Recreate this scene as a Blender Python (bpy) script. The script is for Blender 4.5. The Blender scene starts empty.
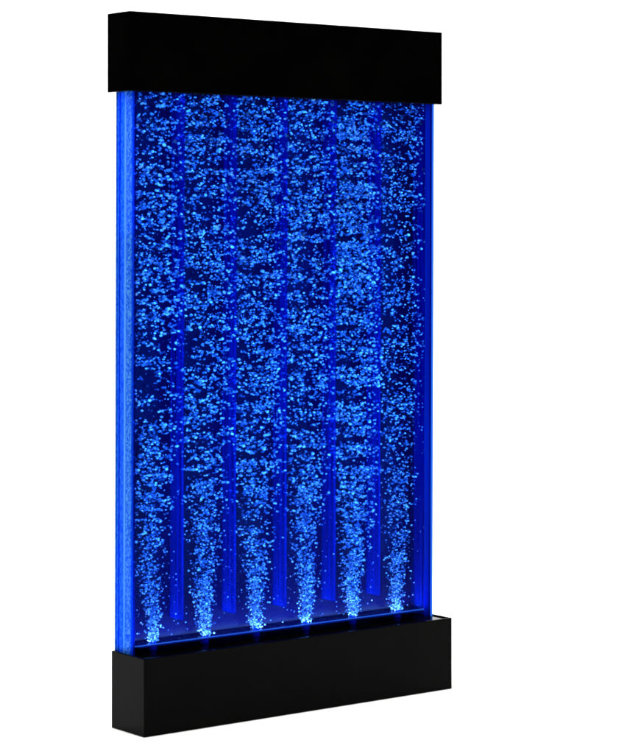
import bpy, bmesh, math, random
import numpy as np

random.seed(7)
rng = np.random.default_rng(11)
S = bpy.context.scene
COL = S.collection

# ------------------------------------------------------------------ dimensions (metres)
BW, BD, BH = 0.650, 0.0965, 0.1256            # base: front-left-bottom corner is the origin, front faces -y
CX, CY, CZ = -0.0015, 0.0405, 1.0325          # cap corner
CW, CD, CH = 0.664, 0.0660, 0.1290
PX0, PX1 = 0.0090, 0.6440                     # acrylic tank, left and right
PD = 0.0525                                   # tank depth
T = 0.0045                                    # acrylic thickness
ZB, ZT = BH - 0.0024, CZ + 0.004


def yf(z):                                    # front of the tank, which leans very slightly back at its foot
    t = (z - BH) / (CZ - BH)
    return 0.0475 + (0.0428 - 0.0475) * t


# ------------------------------------------------------------------ materials
def mat(name):
    m = bpy.data.materials.new(name)
    m.use_nodes = True
    nt = m.node_tree
    nt.nodes.clear()
    out = nt.nodes.new('ShaderNodeOutputMaterial')
    return m, nt, out


def N(nt, t, **kw):
    n = nt.nodes.new(t)
    for k, v in kw.items():
        if k in n.inputs:
            n.inputs[k].default_value = v
        else:
            setattr(n, k, v)
    return n


def noise(nt, scale, stretch=(1, 1, 1), detail=3.0):
    tc = N(nt, 'ShaderNodeTexCoord')
    mp = N(nt, 'ShaderNodeMapping')
    mp.inputs['Scale'].default_value = stretch
    nz = N(nt, 'ShaderNodeTexNoise')
    nz.inputs['Scale'].default_value = scale
    nz.inputs['Detail'].default_value = detail
    nt.links.new(tc.outputs['Object'], mp.inputs['Vector'])
    nt.links.new(mp.outputs['Vector'], nz.inputs['Vector'])
    return nz.outputs['Fac']


def ramp(nt, fac, a, b, c0, c1):
    r = N(nt, 'ShaderNodeValToRGB')
    r.color_ramp.elements[0].position, r.color_ramp.elements[1].position = a, b
    r.color_ramp.elements[0].color = (*c0, 1)
    r.color_ramp.elements[1].color = (*c1, 1)
    nt.links.new(fac, r.inputs['Fac'])
    return r.outputs['Color']


def gloss_black():
    m, nt, out = mat('gloss_black_lacquer')
    p = N(nt, 'ShaderNodeBsdfPrincipled')
    col = ramp(nt, noise(nt, 14, (1, 1, 1)), .35, .7, (.0005, .0004, .0004), (.0009, .0008, .0007))
    nt.links.new(col, p.inputs['Base Color'])
    rg = ramp(nt, noise(nt, 60), .3, .75, (.02, .02, .02), (.06, .06, .06))
    nt.links.new(rg, p.inputs['Roughness'])
    p.inputs['IOR'].default_value = 1.092
    nt.links.new(p.outputs[0], out.inputs['Surface'])
    return m


def clear_pane():
    m, nt, out = mat('clear_acrylic')
    tr = N(nt, 'ShaderNodeBsdfTransparent')
    tr.inputs['Color'].default_value = (.66, .86, 1, 1)
    gl = N(nt, 'ShaderNodeBsdfGlossy')
    gl.inputs['Roughness'].default_value = .02
    fr = N(nt, 'ShaderNodeFresnel')
    fr.inputs['IOR'].default_value = 1.06
    mx = N(nt, 'ShaderNodeMixShader')
    nt.links.new(fr.outputs[0], mx.inputs[0])
    nt.links.new(tr.outputs[0], mx.inputs[1])
    nt.links.new(gl.outputs[0], mx.inputs[2])
    nt.links.new(mx.outputs[0], out.inputs['Surface'])
    return m


def blue_acrylic(name, c0, c1, see, scale=40, stretch=(1, 1, .05), a=.35, b=.7, transl=.5):
    """Frosted blue acrylic: scatters the LED light, lets part of what is behind through."""
    m, nt, out = mat(name)
    col = ramp(nt, noise(nt, scale, stretch), a, b, c0, c1)
    d = N(nt, 'ShaderNodeBsdfDiffuse')
    t = N(nt, 'ShaderNodeBsdfTranslucent')
    nt.links.new(col, d.inputs['Color'])
    nt.links.new(col, t.inputs['Color'])
    m1 = N(nt, 'ShaderNodeMixShader')
    m1.inputs[0].default_value = transl
    nt.links.new(d.outputs[0], m1.inputs[1])
    nt.links.new(t.outputs[0], m1.inputs[2])
    tr = N(nt, 'ShaderNodeBsdfTransparent')
    tr.inputs['Color'].default_value = (.35, .5, 1, 1)
    m2 = N(nt, 'ShaderNodeMixShader')
    m2.inputs[0].default_value = see
    nt.links.new(m1.outputs[0], m2.inputs[1])
    nt.links.new(tr.outputs[0], m2.inputs[2])
    nt.links.new(m2.outputs[0], out.inputs['Surface'])
    return m


def back_acrylic():
    m, nt, out = mat('navy_acrylic')
    p = N(nt, 'ShaderNodeBsdfPrincipled')
    col = ramp(nt, noise(nt, 9, (1, 1, .5)), .3, .75, (.0024, .001, .014), (.0034, .0018, .026))
    nt.links.new(col, p.inputs['Base Color'])
    p.inputs['Roughness'].default_value = .25
    p.inputs['IOR'].default_value = 1.12
    nt.links.new(p.outputs[0], out.inputs['Surface'])
    return m


def bubble_mat():
    m, nt, out = mat('air_bubble')
    g = N(nt, 'ShaderNodeNewGeometry')
    col = ramp(nt, g.outputs['Random Per Island'], 0, 1, (.008, .020, .07), (.90, .95, .95))
    e = col.node.color_ramp.elements.new(.55)
    e.color = (.13, .22, .38, 1)
    d = N(nt, 'ShaderNodeBsdfDiffuse')
    t = N(nt, 'ShaderNodeBsdfTranslucent')
    gl = N(nt, 'ShaderNodeBsdfGlossy')
    gl.inputs['Roughness'].default_value = .25
    nt.links.new(col, d.inputs['Color'])
    nt.links.new(col, t.inputs['Color'])
    nt.links.new(col, gl.inputs['Color'])
    m1 = N(nt, 'ShaderNodeMixShader'); m1.inputs[0].default_value = .3
    nt.links.new(d.outputs[0], m1.inputs[1]); nt.links.new(t.outputs[0], m1.inputs[2])
    m2 = N(nt, 'ShaderNodeMixShader'); m2.inputs[0].default_value = .15
    nt.links.new(m1.outputs[0], m2.inputs[1]); nt.links.new(gl.outputs[0], m2.inputs[2])
    nt.links.new(m2.outputs[0], out.inputs['Surface'])
    return m


def glow_mat(name, c, s):
    m, nt, out = mat(name)
    e = N(nt, 'ShaderNodeEmission')
    e.inputs['Color'].default_value = (*c, 1)
    e.inputs['Strength'].default_value = s
    nt.links.new(e.outputs[0], out.inputs['Surface'])
    return m


def white_paper():
    m, nt, out = mat('white_paper')
    p = N(nt, 'ShaderNodeBsdfPrincipled')
    col = ramp(nt, noise(nt, 3), .3, .7, (.86, .86, .86), (.89, .89, .89))
    nt.links.new(col, p.inputs['Base Color'])
    p.inputs['Roughness'].default_value = .9
    p.inputs['Specular IOR Level'].default_value = .1
    nt.links.new(p.outputs[0], out.inputs['Surface'])
    return m


M_BLACK = gloss_black()
M_CLEAR = clear_pane()
M_BACK = back_acrylic()
M_BUB = bubble_mat()
M_DIV = blue_acrylic('frosted_divider', (.0, .003, .065), (.004, .055, .48), .70, 300, (1, 1, .010), .42, .66)
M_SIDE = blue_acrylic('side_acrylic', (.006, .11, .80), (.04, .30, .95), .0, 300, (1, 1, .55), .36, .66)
M_EDGE = blue_acrylic('acrylic_edge', (.0, .03, .62), (.0, .06, .8), .0, 30, (1, 1, .1))
M_SPECK = blue_acrylic('speckled_acrylic', (.005, .12, .85), (.16, .62, .98), .0, 420, (1, 1, .8), .42, .66)
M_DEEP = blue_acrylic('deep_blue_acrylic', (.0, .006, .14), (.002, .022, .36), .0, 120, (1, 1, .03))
M_LINE = blue_acrylic('bright_acrylic_edge', (.10, .46, .95), (.22, .62, 1), .0, 30, (1, 1, .1))
M_FLOOR_GLOW = glow_mat('floor_edge_glow', (.06, .22, 1.0), .8)  # self-glow standing in for the LED-lit edge of the tank floor
M_GLOW = glow_mat('lit_acrylic_edge', (.03, .20, 1.0), .9)  # emission stands in for LED light piped to the acrylic edge
M_PAPER = white_paper()


# ------------------------------------------------------------------ mesh helpers
def link(name, bm, m, parent=None, smooth=False, mats=None):
    me = bpy.data.meshes.new(name)
    bm.normal_update()
    bm.to_mesh(me)
    bm.free()
    for x in (mats or [m]):
        me.materials.append(x)
    if smooth:
        for p in me.polygons:
            p.use_smooth = True
    o = bpy.data.objects.new(name, me)
    COL.objects.link(o)
    if parent is not None:
        o.parent = parent
    return o


def add_box(bm, x0, x1, y0, y1, z0, z1, bev=0.0, lean=False, seg=2):
    """y0/y1 are absolute, or measured from the tank's leaning front when lean is set."""
    f = (lambda y, z: yf(z) + y) if lean else (lambda y, z: y)
    v = [bm.verts.new((x, f(y, z), z)) for z in (z0, z1) for y in (y0, y1) for x in (x0, x1)]
    fs = [bm.faces.new([v[i] for i in q]) for q in
          ((0, 2, 3, 1), (4, 5, 7, 6), (0, 1, 5, 4), (1, 3, 7, 5), (3, 2, 6, 7), (2, 0, 4, 6))]
    if bev:
        es = list({e for q in fs for e in q.edges})
        bmesh.ops.bevel(bm, geom=es, offset=bev, segments=seg, profile=.6, affect='EDGES')
    return fs


def box(name, m, parent, *a, **k):
    bm = bmesh.new()
    add_box(bm, *a, **k)
    return link(name, bm, m, parent)


# ------------------------------------------------------------------ the bubble wall
wall = bpy.data.objects.new('bubble_wall_lamp', None)
COL.objects.link(wall)
wall['label'] = 'tall bubble wall lamp with glossy black base and cap around a glowing blue water panel'
wall['category'] = 'bubble wall'
wall['kind'] = 'thing'

# black base, with a shallow tray in its top round the tank's foot
bm = bmesh.new()
add_box(bm, 0, BW, 0, BD, 0, BH, .0012)
bm.normal_update()
top = max(bm.faces, key=lambda f: f.calc_area() if f.normal.z > .9 else 0)
bmesh.ops.inset_region(bm, faces=[top], thickness=.0013, depth=0)
bmesh.ops.inset_region(bm, faces=[top], thickness=.0003, depth=-.0024)
link('base', bm, M_BLACK, wall)
# black cap, hollow side down
bm = bmesh.new()
add_box(bm, CX, CX + CW, CY, CY + CD, CZ, CZ + CH, .0016)
cap = link('top_cap', bm, M_BLACK, wall)

# panes
SIDE = 0.0065
fp = box('front_pane', M_CLEAR, wall, PX0 + .0004, PX1 - .0004, 0, T, ZB, ZT, lean=True)
me = fp.data
me.materials.append(M_EDGE)
for p in me.polygons:
    if abs(p.normal.x) > .9:
        p.material_index = 1
box('back_pane', M_BACK, wall, PX0 + .0004, PX1 - .0004, PD - T, PD, ZB, ZT, lean=True)

# left side wall: made hollow to hide added lamps (outer frosted skin, inner skin), its bright middle seam and the edge of the back sheet
y0, y1 = T + .0004, PD - T - .0004
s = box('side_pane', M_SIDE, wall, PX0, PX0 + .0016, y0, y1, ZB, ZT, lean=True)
box('edge_strip', M_LINE, s, PX0 - .0010, PX0 - .0002, .0215, .0262, ZB, ZT, lean=True)
box('edge_strip', M_EDGE, s, PX0 - .0008, PX0 - .0002, .0395, .0418, ZB, ZT, lean=True)
box('inner_skin', M_DIV, s, PX0 + SIDE, PX0 + SIDE + .0012, y0, y1, ZB, ZT, lean=True)
box('sheet_edge', M_SIDE, s, PX0 - .0006, PX0 + .0002, PD - T + .0004, PD, ZB, ZT, lean=True)
box('bubble_speckle', M_SPECK, s, PX0 - .0006, PX0 - .0001, .0062, .0205, ZB, ZT, lean=True)  # speckle painted to imitate lit bubbles seen through the side
# right side wall
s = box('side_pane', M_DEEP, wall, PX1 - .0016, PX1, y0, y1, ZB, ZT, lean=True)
box('inner_skin', M_DIV, s, PX1 - SIDE - .0012, PX1 - SIDE, y0, y1, ZB, ZT, lean=True)
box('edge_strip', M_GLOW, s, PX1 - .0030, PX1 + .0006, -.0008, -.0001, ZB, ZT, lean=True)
box('edge_strip', M_EDGE, s, PX1 - .0150, PX1 - .0034, T + .0001, T + .0003, ZB, ZT, lean=True)

# inner floor; a glowing strip imitates its LED-lit front edge
ZF = BH + .0095
fl = box('tank_floor', M_BACK, wall, PX0 + SIDE + .002, PX1 - SIDE - .002, T + .0008, PD - T - .0006, ZF - .0022, ZF, lean=True)
box('lit_floor_edge', M_FLOOR_GLOW, fl, PX0 + SIDE + .002, PX1 - SIDE - .002, T + .0003, T + .0022, ZF + .0002, ZF + .0013, lean=True)

# dividers (plates set front to back between the bubble streams)
DX = [0.1170, 0.2230, 0.3290, 0.4350, 0.5350]          # front edges
ZD = BH + .0430
div0 = None
for i, x in enumerate(DX):
    if div0 is None:
        bm = bmesh.new()
        add_box(bm, -.0040, 0, T + .0075, PD - T - .0006, ZD, ZT, .0006, lean=True, seg=1)
        d = div0 = link('divider', bm, M_DIV, wall)
    else:
        d = div0.copy()
        COL.objects.link(d)
        d.parent = wall
    d.location.x = x

# ------------------------------------------------------------------ bubbles
tmp = bmesh.new()
bmesh.ops.create_icosphere(tmp, subdivisions=2, radius=1)
SV = np.array([v.co[:] for v in tmp.verts])
SFc = np.array([[v.index for v in f.verts] for f in tmp.faces])
tmp.free()


def vnoise(seed):
    g = np.random.default_rng(seed).random((64, 64))

    def f(u, v):
        i, j = int(math.floor(u)), int(math.floor(v))
        a, b = u - i, v - j
        a, b = a * a * (3 - 2 * a), b * b * (3 - 2 * b)
        q = lambda m, n: g[m % 64, n % 64]
        return (q(i, j) * (1 - a) + q(i + 1, j) * a) * (1 - b) + (q(i, j + 1) * (1 - a) + q(i + 1, j + 1) * a) * b
    return f


CELLS = [PX0 + SIDE + .001] + DX + [PX1 - SIDE - .001]
COUNT = [3300, 4300, 4500, 4300, 5900, 3300]
SIZE = [1.0, .92, .94, .95, .99, .80]
OPEN = [.36, .31, .27, .34, .24, .38]                   # height over which each stream opens up
SHIFT = [-.010, .002, -.004, -.003, .003, .002]
HZ = ZT - ZF


def stream(i):
    xl, xr = CELLS[i] + .003, CELLS[i + 1] - .0046
    xm, hw = (xl + xr) / 2, (xr - xl) / 2
    n1, n2, n3 = vnoise(100 + i), vnoise(200 + i), vnoise(300 + i)
    out = []
    lean = random.uniform(-.006, .006)

    def spot(x, y, z, r, sx, sz):
        out.append((x, y, z, r * sx, r * random.uniform(.85, 1.1), r * sz, random.gauss(0, .38), 0))

    n = 0
    while n < COUNT[i]:
        h = random.random() ** .86                       # height share
        z = ZF + .006 + h * (HZ - .010)
        g = h * HZ
        spread = min(1.0, .14 + .86 * (g / OPEN[i]) ** .8)    # stream opens up into the whole cell
        mid = xm + (lean * math.sin(g * 17 + i) + .005 * math.sin(g * 41 + 2 * i)) * (1 - spread) + SHIFT[i] * min(1, g / .12) * max(0, 1 - g / .45)
        if spread < .98:
            u = max(-1, min(1, random.gauss(0, .52)))
        else:
            u = random.uniform(-1, 1)
        x = mid + u * hw * spread
        drift = random.random() < .24 * max(0, min(1, (g - .12) / .33))             # in the gap before the dividers the streams run together
        if drift:
            x = random.uniform(xl - .006, CELLS[i + 1] + .003)
            x = max(CELLS[0] + .002, min(CELLS[6] - .002, x))
        elif not xl < x < xr:
            continue
        keep = .36 + .50 * (n1((x - xl) * 44, z * 70) - .45) + (.98 if i in (0, 4) else .80) * (n2((x - xl) * 8, z * 130) - .47)
        q = max(0, 1 - g / .30)
        keep = keep * (1 - q) + (.50 + .35 * (keep - .36)) * q
        if random.random() > keep:
            continue
        y = yf(z) + random.uniform(T + .0045, PD - T - .004) if spread > .6 else yf(z) + PD / 2 + random.gauss(0, .007)
        if drift:
            y = yf(z) + random.uniform(T + .0042, T + .0062)
        r = .00164 * SIZE[i] * math.exp(min(.5, random.gauss(0, .27))) * (.56 + .44 * min(1, g / .28))
        spot(x, y, z, r, random.uniform(1.0, 1.75), random.uniform(.65, 1.0))
        n += 1
        if random.random() < .45:                          # a neighbour that has run into it
            a = random.gauss(0, .5)
            x2 = x + r * 2.0 * math.cos(a) * random.choice((-1, 1))
            if xl < x2 < xr and not drift:
                spot(x2, y + random.uniform(-.002, .002), z + r * 1.4 * math.sin(a), r * random.uniform(.6, 1.0), random.uniform(1, 1.5), random.uniform(.75, 1))
                n += 1
    # fine dust of bubbles
    for k in range(420):
        z = ZF + .004 + random.random() * (HZ - .01)
        x = random.uniform(xl, xr)
        spot(x, yf(z) + random.uniform(T + .0045, PD - T - .004), z, random.uniform(.0006, .0011), 1.1, 1)
    # dense foot of the stream, straight above the air outlet
    for k in range(420):
        g = random.random() ** 1.3 * .10
        z = ZF + .002 + g
        x = xm + random.gauss(0, 1) * (.0045 + g * .06)
        spot(x, yf(z) + PD / 2 + random.gauss(0, .005), z, random.uniform(.0006, .0015), random.uniform(.9, 1.4), random.uniform(.8, 1.2))
    B = np.array(out)
    ca, sa = np.cos(B[:, 6]), np.sin(B[:, 6])
    V = SV[None] * B[:, None, 3:6]
    X = V[..., 0] * ca[:, None] - V[..., 2] * sa[:, None]
    Z = V[..., 0] * sa[:, None] + V[..., 2] * ca[:, None]
    V = np.stack([X, V[..., 1], Z], -1) + B[:, None, 0:3]
    n = len(B)
    V = V.reshape(-1, 3)
    F = (SFc[None] + (np.arange(n) * len(SV))[:, None, None]).reshape(-1, 3)
    me = bpy.data.meshes.new('bubble_stream')
    me.vertices.add(len(V)); me.vertices.foreach_set('co', V.ravel().astype(np.float32))
    me.loops.add(F.size); me.loops.foreach_set('vertex_index', F.ravel().astype(np.int32))
    me.polygons.add(len(F)); me.polygons.foreach_set('loop_start', (np.arange(len(F)) * 3).astype(np.int32))
    me.polygons.foreach_set('use_smooth', np.ones(len(F), dtype=bool))
    me.update(calc_edges=True); me.validate()
    me.materials.append(M_BUB)
    o = bpy.data.objects.new('bubble_stream', me)
    COL.objects.link(o)
    o.parent = wall
    o['kind'] = 'stuff'
    # air outlet at the foot; its stub imitates the stream's reflection below
    bm = bmesh.new()
    bmesh.ops.create_cone(bm, cap_ends=True, segments=20, radius1=.0066, radius2=.0052, depth=.015)
    a = link('air_outlet', bm, M_DEEP, wall)
    a.location = (xm, yf(ZF) + PD / 2, ZF - .0050)


for i in range(6):
    stream(i)


# ------------------------------------------------------------------ lamps
def area(name, loc, rot, sx, sy, power, color, spread=math.pi):
    l = bpy.data.lights.new(name, 'AREA')
    l.shape = 'RECTANGLE'
    l.size, l.size_y = sx, sy
    l.energy = power
    l.color = color
    l.spread = spread
    o = bpy.data.objects.new(name, l)
    COL.objects.link(o)
    o.location = loc
    o.rotation_euler = rot
    return o


R = math.radians
BLUE = (.008, .19, 1.0)
zc = (ZB + ZT) / 2
# added blue fill lamp behind the front sheet, lights the bubbles evenly
area('bubble_fill', ((PX0 + PX1) / 2, yf(zc) + T + .0022, zc), (R(90), 0, 0), PX1 - PX0 - .03, ZT - ZB - .01, 13.0, BLUE).parent = wall
# LED strip in the base, shining up
area('led_row', ((PX0 + PX1) / 2, yf(ZF) + PD / 2, ZF + .0006), (R(180), 0, 0), PX1 - PX0 - .03, .03, 2.4, (.25, .42, 1.0)).parent = wall
# added lamps hidden in the left side wall, brightening its frosted skin
for z, h, p in ((zc, ZT - ZB - .01, .08), (ZB + .09, .16, .05), (ZT - .12, .22, .16)):
    area('side_fill', (PX0 + SIDE - .001, yf(z) + PD / 2, z), (0, R(90), 0), h, PD - 2 * T - .004, p, (.06, .30 if z < .8 else .42, 1.0)).parent = wall

# studio: white paper sweep, square to the camera
YAW = 0.65771
cen = bpy.data.objects.new('studio_sweep', None)
fx, fy = math.sin(YAW), math.cos(YAW)
rx, ry = math.cos(YAW), -math.sin(YAW)
C0 = (.325, .03)


def P(r, f, z):
    return (C0[0] + rx * r + fx * f, C0[1] + ry * r + fy * f, z)


bm = bmesh.new()
q = [bm.verts.new(P(r, f, 0)) for r, f in ((-6, -6), (6, -6), (6, 2.5), (-6, 2.5))]
bm.faces.new(q)
fo = link('floor', bm, M_PAPER)
fo['kind'] = 'structure'
bpy.data.objects.remove(cen)
bm = bmesh.new()
prof = [(2.5 + 1.2 * math.sin(a), 1.2 - 1.2 * math.cos(a)) for a in np.linspace(0, math.pi / 2, 17)] + [(3.7, 4.5)]
rows = [[bm.verts.new(P(r, f, z)) for r in (-6, 6)] for f, z in prof]
for a, b in zip(rows, rows[1:]):
    bm.faces.new((a[0], a[1], b[1], b[0]))
bd = link('backdrop', bm, M_PAPER, smooth=True)
bd['kind'] = 'structure'

o = area('softbox', P(0, .1, 3.4), (0, 0, -YAW), 5.0, 4.2, 400, (1, .99, .97))
o = area('softbox', P(0, .8, 3.2), (R(60), 0, -YAW), 4.0, 1.5, 220, (1, .99, .98))

w = bpy.data.worlds.new('World')
S.world = w
w.use_nodes = True
w.node_tree.nodes['Background'].inputs[0].default_value = (1, 1, 1, 1)
w.node_tree.nodes['Background'].inputs[1].default_value = .04

# ------------------------------------------------------------------ camera
cam = bpy.data.cameras.new('camera')
co = bpy.data.objects.new('camera', cam)
COL.objects.link(co)
PXR, DIST, CAMZ, FPX, HY = .03101, 3.91481, .8064, 2318.5, 231.62
co.location = (C0[0] - fx * DIST + rx * PXR, C0[1] - fy * DIST + ry * PXR, CAMZ)
co.rotation_euler = (R(90), 0, -YAW)
cam.sensor_width = 36
cam.lens = 36 * FPX / 754
cam.shift_y = (HY - 377) / 754
cam.clip_end = 100
S.camera = co

S.view_settings.view_transform = 'Standard'
S.view_settings.look = 'None'
S.view_settings.exposure = 0
S.cycles.transparent_max_bounces = 40
S.cycles.max_bounces = 10
S.cycles.filter_width = 1.9
